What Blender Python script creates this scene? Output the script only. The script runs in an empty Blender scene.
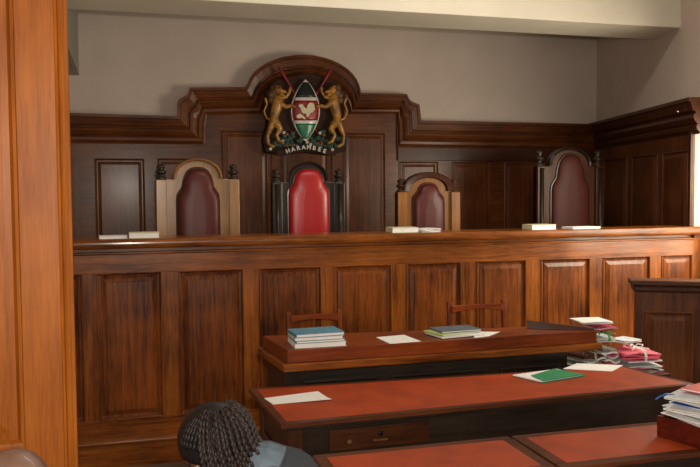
import bpy, bmesh, math, random
from mathutils import Vector, Matrix
random.seed(7)
R = math.radians
col = bpy.context.scene.collection
# ------------------------------------------------------------------ camera
H = 1.8; F = 800.0
th = R(15.7); pp = math.atan(40.5/800); ro = R(.4)
fw = Vector((math.sin(th)*math.cos(pp), math.cos(th)*math.cos(pp), -math.sin(pp)))
r0 = Vector((math.cos(th), -math.sin(th), 0)); u0 = r0.cross(fw)
rt = r0*math.cos(ro) - u0*math.sin(ro); up = u0*math.cos(ro) + r0*math.sin(ro)
cam = bpy.data.cameras.new('camera'); co = bpy.data.objects.new('camera', cam); col.objects.link(co)
cam.sensor_width = 36; cam.lens = 36*F/700; cam.clip_start = .05
M = Matrix((rt, up, -fw)).transposed().to_4x4(); M.translation = Vector((0, 0, H)); co.matrix_world = M
bpy.context.scene.camera = co
CP = Vector((0, 0, H))

def ray(x, y): return fw + rt*((x-350)/F) + up*((233.5-y)/F)
def PY(x, y, Y):                       # point of the world plane y = Y seen at a spot of the photo
    d = ray(x, y); return CP + d*(Y/d.y)
def PZ(x, y, z):
    d = ray(x, y); return CP + d*((z-H)/d.z)

FZ = -.14                              # floor level
B = 5.87                               # bench front plane
W = 8.40                               # back panelling plane

# ------------------------------------------------------------------ materials
MAT = {}
def nodes(name):
    m = bpy.data.materials.new(name); m.use_nodes = True; MAT[name] = m
    nt = m.node_tree; return m, nt, nt.nodes, nt.links, nt.nodes['Principled BSDF']

def wood(name, dark, light, axis='z', rough=.32, coat=.35, scale=1.0, bump=.12, crough=.18):
    m, nt, N, L, b = nodes(name)
    tc = N.new('ShaderNodeTexCoord'); mp = N.new('ShaderNodeMapping'); oi = N.new('ShaderNodeObjectInfo')
    ad = N.new('ShaderNodeVectorMath'); ad.operation = 'ADD'
    sc = N.new('ShaderNodeVectorMath'); sc.operation = 'SCALE'; sc.inputs[3].default_value = 9
    cx = N.new('ShaderNodeCombineXYZ')
    for i in range(3): L.new(oi.outputs['Random'], cx.inputs[i])
    L.new(cx.outputs[0], sc.inputs[0]); L.new(tc.outputs['Object'], ad.inputs[0]); L.new(sc.outputs[0], ad.inputs[1])
    L.new(ad.outputs[0], mp.inputs[0])
    g = 22*scale; s = 1.1*scale
    mp.inputs['Scale'].default_value = {'z': (g, g, s), 'x': (s, g, g), 'y': (g, s, g)}[axis]
    n = N.new('ShaderNodeTexNoise'); n.inputs['Scale'].default_value = 1.6; n.inputs['Detail'].default_value = 9; n.inputs['Roughness'].default_value = .62; n.inputs['Distortion'].default_value = .6
    n2 = N.new('ShaderNodeTexNoise'); n2.inputs['Scale'].default_value = 9; n2.inputs['Detail'].default_value = 6
    n3 = N.new('ShaderNodeTexNoise'); n3.inputs['Scale'].default_value = 2.2; n3.inputs['Detail'].default_value = 3
    L.new(mp.outputs[0], n.inputs['Vector']); L.new(mp.outputs[0], n2.inputs['Vector']); L.new(ad.outputs[0], n3.inputs['Vector'])
    mx = N.new('ShaderNodeMix'); mx.data_type = 'FLOAT'; mx.inputs[0].default_value = .38
    L.new(n.outputs[0], mx.inputs[2]); L.new(n2.outputs[0], mx.inputs[3])
    mx2 = N.new('ShaderNodeMix'); mx2.data_type = 'FLOAT'; mx2.inputs[0].default_value = .35
    L.new(mx.outputs[0], mx2.inputs[2]); L.new(n3.outputs[0], mx2.inputs[3])
    cr = N.new('ShaderNodeValToRGB'); e = cr.color_ramp.elements
    e[0].position = .39; e[0].color = (*dark, 1); e[1].position = .61; e[1].color = (*light, 1)
    L.new(mx2.outputs[0], cr.inputs[0]); L.new(cr.outputs[0], b.inputs['Base Color'])
    bp = N.new('ShaderNodeBump'); bp.inputs['Strength'].default_value = bump; bp.inputs['Distance'].default_value = .004
    L.new(mx.outputs[0], bp.inputs['Height']); L.new(bp.outputs[0], b.inputs['Normal'])
    b.inputs['Roughness'].default_value = rough; b.inputs['Coat Weight'].default_value = coat; b.inputs['Coat Roughness'].default_value = crough; b.inputs['Specular IOR Level'].default_value = .22
    return m

def plain(name, c, rough=.6, var=.12, sc=6, metal=0, coat=0, bump=0, bs=200, sheen=0, spec=.5):
    m, nt, N, L, b = nodes(name)
    tc = N.new('ShaderNodeTexCoord'); n = N.new('ShaderNodeTexNoise'); n.inputs['Scale'].default_value = sc; n.inputs['Detail'].default_value = 5
    L.new(tc.outputs['Object'], n.inputs['Vector'])
    cr = N.new('ShaderNodeValToRGB'); e = cr.color_ramp.elements
    e[0].position = .3; e[1].position = .7
    e[0].color = (*[max(0, v*(1-var)) for v in c], 1); e[1].color = (*[min(1, v*(1+var)) for v in c], 1)
    L.new(n.outputs[0], cr.inputs[0]); L.new(cr.outputs[0], b.inputs['Base Color'])
    b.inputs['Roughness'].default_value = rough; b.inputs['Metallic'].default_value = metal; b.inputs['Coat Weight'].default_value = coat
    b.inputs['Sheen Weight'].default_value = sheen; b.inputs['Specular IOR Level'].default_value = spec
    if bump:
        k = N.new('ShaderNodeTexNoise'); k.inputs['Scale'].default_value = bs; k.inputs['Detail'].default_value = 3
        L.new(tc.outputs['Object'], k.inputs['Vector'])
        bp = N.new('ShaderNodeBump'); bp.inputs['Strength'].default_value = bump; bp.inputs['Distance'].default_value = .002
        L.new(k.outputs[0], bp.inputs['Height']); L.new(bp.outputs[0], b.inputs['Normal'])
    return m

for ax in 'xyz':
    wood('bench_'+ax, (.066, .014, .002), (.31, .090, .012), ax, coat=.24, crough=.14)
    wood('field_'+ax, (.034, .0075, .0015), (.24, .062, .009), ax, coat=.24, crough=.14)
    wood('post_'+ax, (.25, .062, .006), (.43, .128, .013), ax, rough=.45, coat=.04)
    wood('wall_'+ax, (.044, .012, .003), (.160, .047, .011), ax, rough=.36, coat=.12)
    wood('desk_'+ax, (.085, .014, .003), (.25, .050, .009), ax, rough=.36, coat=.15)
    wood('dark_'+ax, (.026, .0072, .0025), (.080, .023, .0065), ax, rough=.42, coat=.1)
    wood('oak_'+ax, (.20, .093, .028), (.37, .185, .062), ax, rough=.30, coat=.3)
    wood('honey_'+ax, (.15, .052, .010), (.32, .13, .028), ax, rough=.4, coat=.15)
    wood('ebony_'+ax, (.011, .007, .005), (.034, .022, .015), ax, rough=.34, coat=.3)  # black chair wood; also the painted shadow below desk and tables
    wood('mahogany_'+ax, (.045, .005, .003), (.12, .014, .007), ax, rough=.34, coat=.25)
    wood('edge_'+ax, (.045, .013, .006), (.12, .034, .012), ax, rough=.36, coat=.2)
plain('plaster', (.57, .475, .41), .9, .05, 2.5, bump=.15, bs=60)
plain('beam_paint', (.72, .66, .54), .8, .05, 2)
plain('bulkhead_paint', (.34, .32, .27), .8, .06, 2)
plain('ceiling_paint', (.62, .58, .52), .9, .03, 2)
plain('carpet', (.10, .055, .035), .95, .3, 40, bump=.6, bs=400)
plain('leather_top', (.35, .042, .004), .50, .2, 7, bump=.25, bs=350, spec=.3)
plain('maroon_leather', (.085, .012, .009), .40, .2, 5, bump=.2, bs=160, spec=.35)
plain('red_leather', (.36, .007, .009), .33, .12, 5, bump=.15, bs=160, coat=.08)
plain('dark_maroon_leather', (.060, .010, .006), .55, .15, 5, bump=.2, bs=160, coat=0, spec=.3)  # maroon darkened further to put the corner's shadow into the chair leather
plain('brass', (.62, .45, .20), .3, .1, 20, metal=1)
plain('chrome_knob', (.72, .70, .66), .22, .05, 20, metal=1)
plain('paper', (.80, .79, .76), .75, .04, 20)
plain('paper_grey', (.55, .58, .60), .75, .06, 20)
plain('cream_cover', (.66, .60, .40), .6, .05, 20)
plain('blue_cover', (.085, .24, .34), .5, .12, 25)
plain('teal_cover', (.13, .27, .30), .5, .1, 25)
plain('slate_cover', (.10, .13, .17), .45, .1, 25)
plain('green_cover', (.015, .24, .10), .5, .08, 25)
plain('lime_cover', (.42, .50, .16), .5, .08, 25)
plain('pink_cover', (.72, .13, .19), .6, .12, 25)
plain('magenta_cover', (.45, .05, .13), .6, .12, 25)
plain('red_cover', (.62, .035, .02), .5, .08, 25)
plain('royal_blue', (.03, .11, .42), .5, .08, 25)
plain('green_tape', (.06, .34, .12), .6, .1, 30)
plain('olive_bundle', (.23, .20, .15), .8, .35, 30)
plain('gold', (.34, .155, .022), .40, .65, 14, coat=.2)
plain('gold_dark', (.11, .052, .014), .5, .3, 30)
plain('flag_black', (.010, .016, .014), .35, .1, 20, coat=.3)
plain('flag_red', (.30, .010, .012), .4, .15, 20, coat=.3)
plain('flag_green', (.010, .16, .07), .4, .15, 20, coat=.3)
plain('flag_white', (.62, .58, .52), .4, .05, 20, coat=.3)
plain('spear_red', (.22, .012, .014), .5, .15, 20)
plain('foliage', (.022, .075, .045), .6, .5, 60)
plain('foliage_blue', (.02, .075, .10), .6, .4, 60)
plain('foliage_rust', (.16, .05, .02), .6, .4, 60)
plain('carved_back', (.032, .013, .006), .7, .2, 20, spec=.2)
plain('brown_skin', (.105, .045, .026), .42, .12, 12, coat=.1)
plain('shaved_scalp', (.13, .070, .048), .42, .15, 25, coat=.15, bump=.3, bs=500)
plain('black_hair', (.012, .009, .009), .5, .25, 60, spec=.2)
plain('braid_hair', (.020, .013, .011), .55, .5, 120, spec=.25)
plain('jacket_grey', (.045, .052, .066), .9, .12, 30, bump=.3, bs=500, spec=.2)
plain('blouse_blue', (.095, .125, .155), .85, .15, 30, spec=.2)
plain('suit_dark', (.015, .016, .02), .9, .1, 30)
plain('trousers', (.018, .018, .022), .85, .1, 30)
plain('iron', (.02, .02, .02), .4, .1, 30, metal=.8)
plain('window_white', (.75, .73, .66), .5, .04, 10)
m, nt, N, L, b = nodes('window_glass')
b.inputs['Base Color'].default_value = (1, 1, 1, 1); b.inputs['Roughness'].default_value = .02; b.inputs['Alpha'].default_value = .12

# ------------------------------------------------------------------ mesh helper
org = {}
class MB:
    def __init__(s): s.v = []; s.f = []; s.sm = []
    def add(s, vs, fs, smooth=False):
        o = len(s.v); s.v += [Vector(v) for v in vs]; s.f += [tuple(i+o for i in f) for f in fs]; s.sm += [smooth]*len(fs); return s
    def box(s, x0, x1, y0, y1, z0, z1):
        return s.obox(Vector((x0, y0, z0)), Vector((x1-x0, 0, 0)), Vector((0, y1-y0, 0)), Vector((0, 0, z1-z0)))
    def obox(s, o, a, b, c):
        o, a, b, c = map(Vector, (o, a, b, c))
        vs = [o, o+a, o+a+b, o+b, o+c, o+a+c, o+a+b+c, o+b+c]
        return s.add(vs, [(0, 3, 2, 1), (4, 5, 6, 7), (0, 1, 5, 4), (1, 2, 6, 5), (2, 3, 7, 6), (3, 0, 4, 7)])
    def prism(s, poly, ext, smooth=False):
        n = len(poly); ext = Vector(ext); poly = [Vector(p) for p in poly]
        vs = poly + [p+ext for p in poly]
        fs = [tuple(range(n)), tuple(range(2*n-1, n-1, -1))]
        s.add(vs, fs); 
        s.add(vs, [(i, i+n, (i+1) % n+n, (i+1) % n) for i in range(n)], smooth)
        return s
    def loops(s, Ls, cap0=True, cap1=True, smooth=False, closed=True):
        n = len(Ls[0]); vs = [p for l in Ls for p in l]; fs = []
        for k in range(len(Ls)-1):
            for i in range(n if closed else n-1):
                j = (i+1) % n; fs.append((k*n+i, k*n+j, (k+1)*n+j, (k+1)*n+i))
        s.add(vs, fs, smooth)
        if cap0: s.add(Ls[0], [tuple(range(n-1, -1, -1))])
        if cap1: s.add(Ls[-1], [tuple(range(n))])
        return s
    def tube(s, pts, rad, n=10, cap=True):
        pts = [Vector(p) for p in pts]; rad = rad if isinstance(rad, (list, tuple)) else [rad]*len(pts); Ls = []
        ref = None
        for i, p in enumerate(pts):
            t = (pts[min(i+1, len(pts)-1)]-pts[max(i-1, 0)]).normalized()
            if ref is None: ref = t.orthogonal().normalized()
            a = (ref - t*ref.dot(t)).normalized(); ref = a; c = t.cross(a)
            Ls.append([p+(a*math.cos(2*math.pi*k/n)+c*math.sin(2*math.pi*k/n))*rad[i] for k in range(n)])
        return s.loops(Ls, cap, cap, True)
    def lathe(s, c, prof, n=16, ax=(0, 0, 1)):
        ax = Vector(ax).normalized(); a = ax.orthogonal().normalized(); d = ax.cross(a); c = Vector(c)
        Ls = [[c+ax*h+(a*math.cos(2*math.pi*k/n)+d*math.sin(2*math.pi*k/n))*max(r, 1e-4) for k in range(n)] for r, h in prof]
        return s.loops(Ls, True, True, True)
    def ball(s, c, r, n=12, m=8):
        c = Vector(c); r = Vector(r) if not isinstance(r, (int, float)) else Vector((r, r, r)); Ls = []
        for j in range(1, m):
            a = math.pi*j/m
            Ls.append([c+Vector((r.x*math.sin(a)*math.cos(2*math.pi*k/n), r.y*math.sin(a)*math.sin(2*math.pi*k/n), -r.z*math.cos(a))) for k in range(n)])
        return s.loops(Ls, True, True, True)
    def build(s, name, mat, parent=None, bevel=0, origin=None, seg=2, auto=True):
        vs = s.v
        if parent is not None: o = org[parent.name]
        elif origin is not None: o = Vector(origin)
        else:
            xs = [v.x for v in vs]; ys = [v.y for v in vs]; zs = [v.z for v in vs]
            o = Vector(((min(xs)+max(xs))/2, (min(ys)+max(ys))/2, min(zs)))
        me = bpy.data.meshes.new(name); me.from_pydata([v-o for v in vs], [], s.f)
        bm = bmesh.new(); bm.from_mesh(me)
        for f, sm in zip(bm.faces, s.sm): f.smooth = sm
        bmesh.ops.remove_doubles(bm, verts=bm.verts, dist=1e-5)
        bmesh.ops.recalc_face_normals(bm, faces=bm.faces); bm.to_mesh(me); bm.free()
        me.materials.append(MAT[mat] if isinstance(mat, str) else mat)
        ob = bpy.data.objects.new(name, me); col.objects.link(ob)
        if parent is not None: ob.parent = parent
        else: ob.location = o
        org[ob.name] = o
        if bevel:
            bv = ob.modifiers.new('bevel', 'BEVEL'); bv.width = bevel; bv.segments = seg; bv.limit_method = 'ANGLE'; bv.angle_limit = R(35)
        return ob

def tag(o, label=None, cat=None, group=None, kind=None):
    if label: o['label'] = label
    if cat: o['category'] = cat
    if group: o['group'] = group
    if kind: o['kind'] = kind
    return o
def empty(name, loc, label=None, cat=None, group=None, kind=None):
    o = bpy.data.objects.new(name, None); o.empty_display_size = .1; col.objects.link(o); o.location = loc; org[o.name] = Vector(loc)
    return tag(o, label, cat, group, kind)
def box(name, mat, parent, x0, x1, y0, y1, z0, z1, bevel=.004):
    return MB().box(x0, x1, y0, y1, z0, z1).build(name, mat, parent, bevel)

def framed(mb, O, U, Nn, a0, a1, z0, z1, prof):
    """nested rectangles: prof = [(inset, depth towards the room)]"""
    O, U, Nn = Vector(O), Vector(U), Vector(Nn)
    Ls = []
    for ins, d in prof:
        Ls.append([O+U*a+Vector((0, 0, z))+Nn*d for a, z in ((a0+ins, z0+ins), (a1-ins, z0+ins), (a1-ins, z1-ins), (a0+ins, z1-ins))])
    return mb.loops(Ls, True, True)
SUNK = [(0, -.03), (0, .004), (.002, .0065), (.004, .0074), (.0065, .0070), (.009, .0052), (.011, .0025), (.0125, -.001), (.014, -.006), (.016, -.016), (.034, -.018), (.036, -.013), (.066, -.004), (.068, -.001)]
RAISED = [(0, 0), (0, .012), (.008, .015), (.016, .008), (.020, .002), (.032, .002), (.034, .006), (.060, .013), (.062, .016)]

# ------------------------------------------------------------------ setting
XL = -.56
cor = PY(597, 124, W); side_end = PZ(697.5, 98.4, cor.z)
sd = Vector((side_end.x-cor.x, side_end.y-cor.y, 0)).normalized()      # along the side wall, towards the camera
sn = Vector((sd.y, -sd.x, 0))
if sn.x > 0: sn = -sn                                                   # into the room
C0 = Vector((cor.x, cor.y, 0))
def st(name, mb, mat, parent=None, bevel=0):
    return tag(mb.build(name, mat, parent, bevel), kind=None if parent else 'structure')
CZ = 4.1
st('floor', MB().box(-3.6, 6.2, -3.2, 8.7, FZ-.1, FZ), 'carpet')
st('ceiling', MB().box(-3.6, 6.2, -3.2, 8.7, CZ, CZ+.12), 'ceiling_paint')
st('wall_back', MB().box(XL-.2, 6.2, W+.03, W+.2, FZ, CZ), 'plaster')
st('wall_left', MB().box(XL-.15, XL, 3.16, W+.03, FZ, CZ), 'plaster')
bk = MB()
bk.box(XL, PY(79, 75, W).x, 3.2, W+.03, PY(79, 75, W).z, CZ)
st('trim_1', bk, 'bulkhead_paint')
# side wall with its window just past the panelling
def swall(name, t0, t1, z0, z1):
    a = C0+sd*t0-sn*.0; return st(name, MB().obox(a+Vector((0, 0, z0)), sd*(t1-t0), -sn*.18, Vector((0, 0, z1-z0))), 'plaster')
TL0 = (side_end-Vector((cor.x, cor.y, cor.z))).length; TL = TL0-.03; RC = .30   # the wall past the panelling is set back by RC
w0, w1, wz0, wz1 = TL+.28, TL+1.90, 1.0, 2.52; ZS = 2.60
mb = MB()
mb.obox(C0-sd*.1+Vector((0, 0, FZ)), sd*(TL+.1), -sn*(.18+RC), Vector((0, 0, ZS-FZ)))
mb.obox(C0-sd*.1+Vector((0, 0, ZS)), sd*12.0, -sn*(.18+RC), Vector((0, 0, CZ-ZS)))
for t0, t1, z0, z1 in ((TL, w0, FZ, ZS), (w1, 11.9, FZ, ZS), (w0, w1, FZ, wz0), (w0, w1, wz1, ZS)):
    mb.obox(C0-sn*RC+sd*t0+Vector((0, 0, z0)), sd*(t1-t0), -sn*.18, Vector((0, 0, z1-z0)))
st('wall_right', mb, 'plaster')
wn = tag(empty('window_1', C0-sn*RC+sd*(w0+w1)/2+Vector((0, 0, wz0))), kind='structure')
fr = MB()
def wbar(t0, t1, z0, z1, d0, d1, mbx): mbx.obox(C0+sd*t0+sn*(d0-RC)+Vector((0, 0, z0)), sd*(t1-t0), sn*(d1-d0), Vector((0, 0, z1-z0)))
wbar(w0, w0+.06, wz0, wz1, -.12, .012, fr); wbar(w1-.06, w1, wz0, wz1, -.12, .012, fr)
wbar(w0+.06, w1-.06, wz0, wz0+.06, -.12, .012, fr); wbar(w0+.06, w1-.06, wz1-.06, wz1, -.12, .012, fr)
for k in (1, 2): 
    t = w0+(w1-w0)*k/3; wbar(t-.02, t+.02, wz0+.06, wz1-.06, -.10, -.04, fr)
wbar(w0+.06, w1-.06, (wz0+wz1)/2-.02, (wz0+wz1)/2+.02, -.09, -.05, fr)
fr.build('window_frame', 'window_white', wn)
g = MB(); wbar(w0+.05, w1-.05, wz0+.05, wz1-.05, -.075, -.069, g); g.build('window_pane', 'window_glass', wn)
# rear wall with three windows behind the camera, left outer wall
mb = MB(); xs = [-3.6, -2.6, -1.0, .0, 1.6, 2.3, 3.4, 6.2]
mb.box(-3.6, 6.2, -3.2, -3.0, FZ, .9); mb.box(-3.6, 6.2, -3.2, -3.0, 2.9, CZ)
for a, b_ in ((-3.6, -2.6), (-1.0, 0), (1.6, 2.3), (3.4, 6.2)): mb.box(a, b_, -3.2, -3.0, .9, 2.9)
st('wall_rear', mb, 'plaster')
for i, (a, b_) in enumerate(((-2.6, -1.0), (0, 1.6), (2.3, 3.4))):
    wn = tag(empty('window_%d' % (i+2), ((a+b_)/2, -3.1, .9)), kind='structure')
    f2 = MB().box(a, a+.06, -3.15, -3.0, .9, 2.9).box(b_-.06, b_, -3.15, -3.0, .9, 2.9).box(a+.06, b_-.06, -3.15, -3.0, .9, .96).box(a+.06, b_-.06, -3.15, -3.0, 2.84, 2.9).box((a+b_)/2-.02, (a+b_)/2+.02, -3.12, -3.05, .96, 2.84)
    f2.build('window_frame', 'window_white', wn)
    MB().box(a+.05, b_-.05, -3.1, -3.094, .95, 2.85).build('window_pane', 'window_glass', wn)
st('wall_outer', MB().box(-3.75, -3.6, -3.2, 3.3, FZ, CZ), 'plaster')
# ceiling beam across the court
bm0 = PZ(654, 37, 3.3)
mb = MB(); yb0, yb1, zb = 6.25, 6.80, 3.275
def side_x(y): t = (y-C0.y)/sd.y; return C0.x+sd.x*t
mb.prism([(XL, yb0, zb), (side_x(yb0)+.01, yb0, zb), (side_x(yb1)+.02, yb1, zb), (XL, yb1, zb)], (0, 0, CZ-zb))
st('trim_2', mb, 'beam_paint', bevel=.008)
# judges' platform
st('trim_3', MB().prism([(XL, B+.12, FZ), (side_x(B+.12), B+.12, FZ), (side_x(W), W, FZ), (XL, W, FZ)], (0, 0, .5-FZ)), 'carpet')

# ------------------------------------------------------------------ wall panelling (back)
pan = tag(empty('trim_4', (2.4, W, .5)), kind='structure')
outer = [(None, 115), (177, 116), (177.5, 102), (179, 99), (187, 95), (190, 87.5), (245, 87)]
inner = [(None, 144.5), (205, 144.5), (205.2, 127), (205.4, 124), (206, 119), (207, 115), (262, 114)]
na = 18
oc = [(246+ (308-246)*(1-math.cos(a)), 0) for a in [0]]
for k in range(1, na):
    a = math.pi*k/na
    outer.append((303.5-57*math.cos(a), 90-36.5*math.sin(a)-0*a+(2.5*k/na)))
    inner.append((306-44*math.cos(a), 114-30*math.sin(a)))
outer += [(361, 93), (407, 94), (409.6, 99.5), (412, 101.5), (419.5, 104.5), (421.5, 120.5), (597, 124)]
inner += [(350, 114), (397.5, 114), (397.4, 119), (397.3, 122), (397.2, 126), (397, 147), (597, 150)]
xw = PY(70, 115, W)
def cpt(i, s, d):
    o, n_ = outer[i], inner[i]
    if i == 0:
        a = PY(177, 116, W).z; c = PY(205, 144.5, W).z
        return Vector((XL+.002, W-d, a+(c-a)*s))
    return PY(o[0]+(n_[0]-o[0])*s, o[1]+(n_[1]-o[1])*s, W-d)
prof = [(0, -.02), (0, .12), (.10, .12), (.13, .105), (.36, .085), (.39, .060), (.44, .055), (.47, .075), (.56, .080), (.68, .060), (.73, .040), (.79, .052), (.88, .048), (.96, .025), (1, .020), (1, -.02)]
mb = MB()
Ls = [[cpt(i, s, d) for s, d in prof] for i in range(len(outer))]
mb.loops(Ls)
mb.build('cornice', 'wall_x', pan)
# backing board following the inner line
pl = []
for i in range(len(outer)): pl.append(cpt(i, .5, 0))
bot = .5
poly = [Vector((XL+.002, W, bot)), Vector((pl[-1].x, W, bot))] + [Vector((p.x, W, p.z)) for p in reversed(pl)]
MB().prism(poly, (0, .028, 0)).build('backing_board', 'wall_x', pan)
def wpanel(x0, x1, yt, zb=.95, ref=190):
    a = PY(x0, ref, W).x; b_ = PY(x1, ref, W).x; zt = PY((x0+x1)/2, yt, W).z
    framed(MB(), (0, W, 0), (1, 0, 0), (0, -1, 0), a, b_, zb, zt, RAISED).build('panel', 'wall_z', pan)
MB().box(XL+.002, PY(82, 190, W).x-.02, W-.012, W, .95, PY(72, 158, W).z).build('panel', 'wall_z', pan)
for a in ((95, 145, 158.5), (158, 203, 158.5), (222, 268, 131), (281, 328, 128), (343.5, 385, 133), (399, 438, 161.5), (452, 490, 162), (504, 545, 163), (558, 592, 164)): wpanel(*a)
# pilaster strips of the tall middle bay and the flat frieze right and left of it
for x0, x1, yt, yb in ((272, 277, 128, 236), (332, 337, 128, 236)):
    a = PY(x0, 190, W).x; b_ = PY(x1, 190, W).x
    box('stile', 'wall_z', pan, a, b_, W-.02, W, .95, PY(x0, yt, W).z)
a = PY(397, 152, W); e_ = PY(596, 154, W)
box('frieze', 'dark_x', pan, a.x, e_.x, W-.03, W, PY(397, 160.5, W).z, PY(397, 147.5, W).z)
# ---- side wall panelling
span = tag(empty('trim_5', C0+sd*1.2+Vector((0, 0, .5))), kind='structure')
zc = cor.z; zin = PY(597, 150, W).z
def sp(t, d, z): return C0+sd*t+sn*d+Vector((0, 0, z))
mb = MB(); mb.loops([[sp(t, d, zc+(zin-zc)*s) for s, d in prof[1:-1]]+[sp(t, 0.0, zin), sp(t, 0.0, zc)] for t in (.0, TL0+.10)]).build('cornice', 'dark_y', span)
MB().obox(sp(0.02, 0.0, .5), sd*(TL-.02), sn*.02, Vector((0, 0, zin-.5+.1))).build('backing_board', 'wall_z', span)
def s_at(x):                                 # distance along the side wall of a photo column
    d = ray(x, 180); o = CP
    k = sn.dot(C0); t = (k-sn.dot(Vector((o.x, o.y, 0))))/(sn.x*d.x+sn.y*d.y)
    q = o+d*t; return (Vector((q.x, q.y, 0))-C0).dot(sd)
ztp = PY(608, 161, W).z
for x0, x1 in ((606, 629), (634, 660), (665, 692)):
    framed(MB(), C0+sn*.02, sd, sn, s_at(x0), s_at(x1), .95, ztp, RAISED).build('panel', 'wall_z', span)
MB().obox(sp(TL-.05, .02, .5), sd*.05, sn*.02, Vector((0, 0, zc-.5-.02))).build('stile', 'dark_z', span, .003)
q = PY(690, 112, 6.05)
MB().ball(sp(s_at(690), .115, q.z), .014).build('screw_cap', 'chrome_knob', span)

# ------------------------------------------------------------------ judges' bench
bx1 = side_x(B)-.03
be = empty('judges_bench', (2.2, B+.06, FZ), 'long polished wooden judges\' bench with raised panels across the court', 'bench')
zt = 1.487
MB().loops([[Vector((x, B+y, z)) for y, z in ((.32, zt), (-.044, zt), (-.0515, zt-.006), (-.0545, zt-.014), (-.0565, zt-.023), (-.0572, zt-.033), (-.0565, zt-.043), (-.0545, zt-.052), (-.0505, zt-.061), (-.044, zt-.066), (.035, zt-.070), (.035, zt-.092), (-.004, zt-.097), (-.004, zt-.104), (.0, zt-.112), (.32, zt-.112))] for x in (XL+.005, bx1)]).build('bench_top', 'bench_x', be)
zr1 = zt-.112; zp1 = 1.245; zp0 = .198; zr0 = .065
box('rail', 'bench_x', be, XL+.005, bx1, B, B+.05, zp1, zr1, .002)
box('rail', 'bench_x', be, XL+.005, bx1, B, B+.05, zr0, zp0, .002)
pe = [(-.50, -.296), (-.203, .241), (.364, .830), (.948, 1.420), (1.522, 1.982), (2.106, 2.566), (2.704, 3.138), (3.275, 3.730), (3.854, 4.313), (4.427, bx1-.02)]
last = XL+.005
for a, b_ in pe:
    box('stile', 'bench_z', be, last, a, B, B+.05, zp0, zp1, .002); last = b_
    framed(MB(), (0, B, 0), (1, 0, 0), (0, -1, 0), a-.002, b_+.002, zp0-.002, zp1+.002, SUNK).build('panel', 'field_z', be)
if bx1-last > .005: box('stile', 'bench_z', be, last, bx1, B, B+.05, zp0, zp1, .002)
MB().loops([[Vector((x, B+y, z)) for y, z in ((.05, zr0), (.05, FZ), (-.03, FZ), (-.03, zr0-.040), (-.036, zr0-.036), (-.039, zr0-.029), (-.039, zr0-.023), (-.0375, zr0-.017), (-.035, zr0-.012), (-.031, zr0-.007), (-.024, zr0-.002), (-.012, zr0))] for x in (XL+.005, bx1)]).build('plinth', 'bench_x', be)
xe1 = 4.94
MB().loops([[Vector((x, B+y, z)) for y, z in ((.045, zt), (-.044, zt), (-.0515, zt-.006), (-.0545, zt-.014), (-.0572, zt-.033), (-.0545, zt-.052), (-.0505, zt-.061), (-.044, zt-.066), (-.0, zt-.070), (0, zt-.112), (.045, zt-.112))] for x in (bx1, xe1)]).build('bench_top', 'bench_x', be)
MB().box(bx1, xe1, B, B+.02, FZ, zt-.112).build('end_board', 'bench_z', be)
box('back_board', 'dark_x', be, XL+.005, bx1, B+.05, B+.11, FZ, zt-.112, 0)

# ------------------------------------------------------------------ panelled wooden partition at left (near)
YP = 3.1
pt = empty('wooden_partition', (-1.6, YP+.03, FZ), 'tall honey-brown panelled wooden partition post at the left edge', 'partition')
xe = PY(71.7, 230, YP).x
sx0 = PY(19, 230, YP).x; sx1 = PY(59, 230, YP).x
zpb = .885
box('stile', 'post_z', pt, sx0, sx1, YP, YP+.05, FZ, CZ-.002, .003)
# rounded edge mouldings on the free edge
MB().loops([[Vector((x, YP+y, z)) for x, y in ((sx1, .05), (sx1, .006), (sx1+.008, .010), (sx1+.014, -.002), (sx1+.022, -.006), (sx1+.030, .002), (sx1+.034, .012), (xe, .016), (xe, .05))] for z in (FZ, CZ-.002)]).build('edge_moulding', 'post_z', pt)
x1 = sx0
while x1 > -3.4:
    x0 = max(x1-.62, -3.58)
    for z0, z1 in ((.10, .72), (zpb, 3.6)):
        framed(MB(), (0, YP, 0), (1, 0, 0), (0, -1, 0), x0, x1, z0, z1, [(0, -.04), (0, .006), (.012, .004), (.022, -.012), (.026, -.016), (.05, -.014), (.10, -.002)]).build('panel', 'post_z', pt)
    for z0, z1 in ((FZ, .10), (.72, zpb), (3.6, CZ-.002)): box('rail', 'post_x', pt, x0, x1, YP, YP+.05, z0, z1, .002)
    if x0 > -3.4: box('stile', 'post_z', pt, x0-.17, x0, YP, YP+.05, FZ, CZ-.002, .003)
    x1 = x0-.17
box('back_board', 'post_z', pt, -3.58, xe-.004, YP+.05, YP+.062, FZ, CZ-.002, 0)

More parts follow.
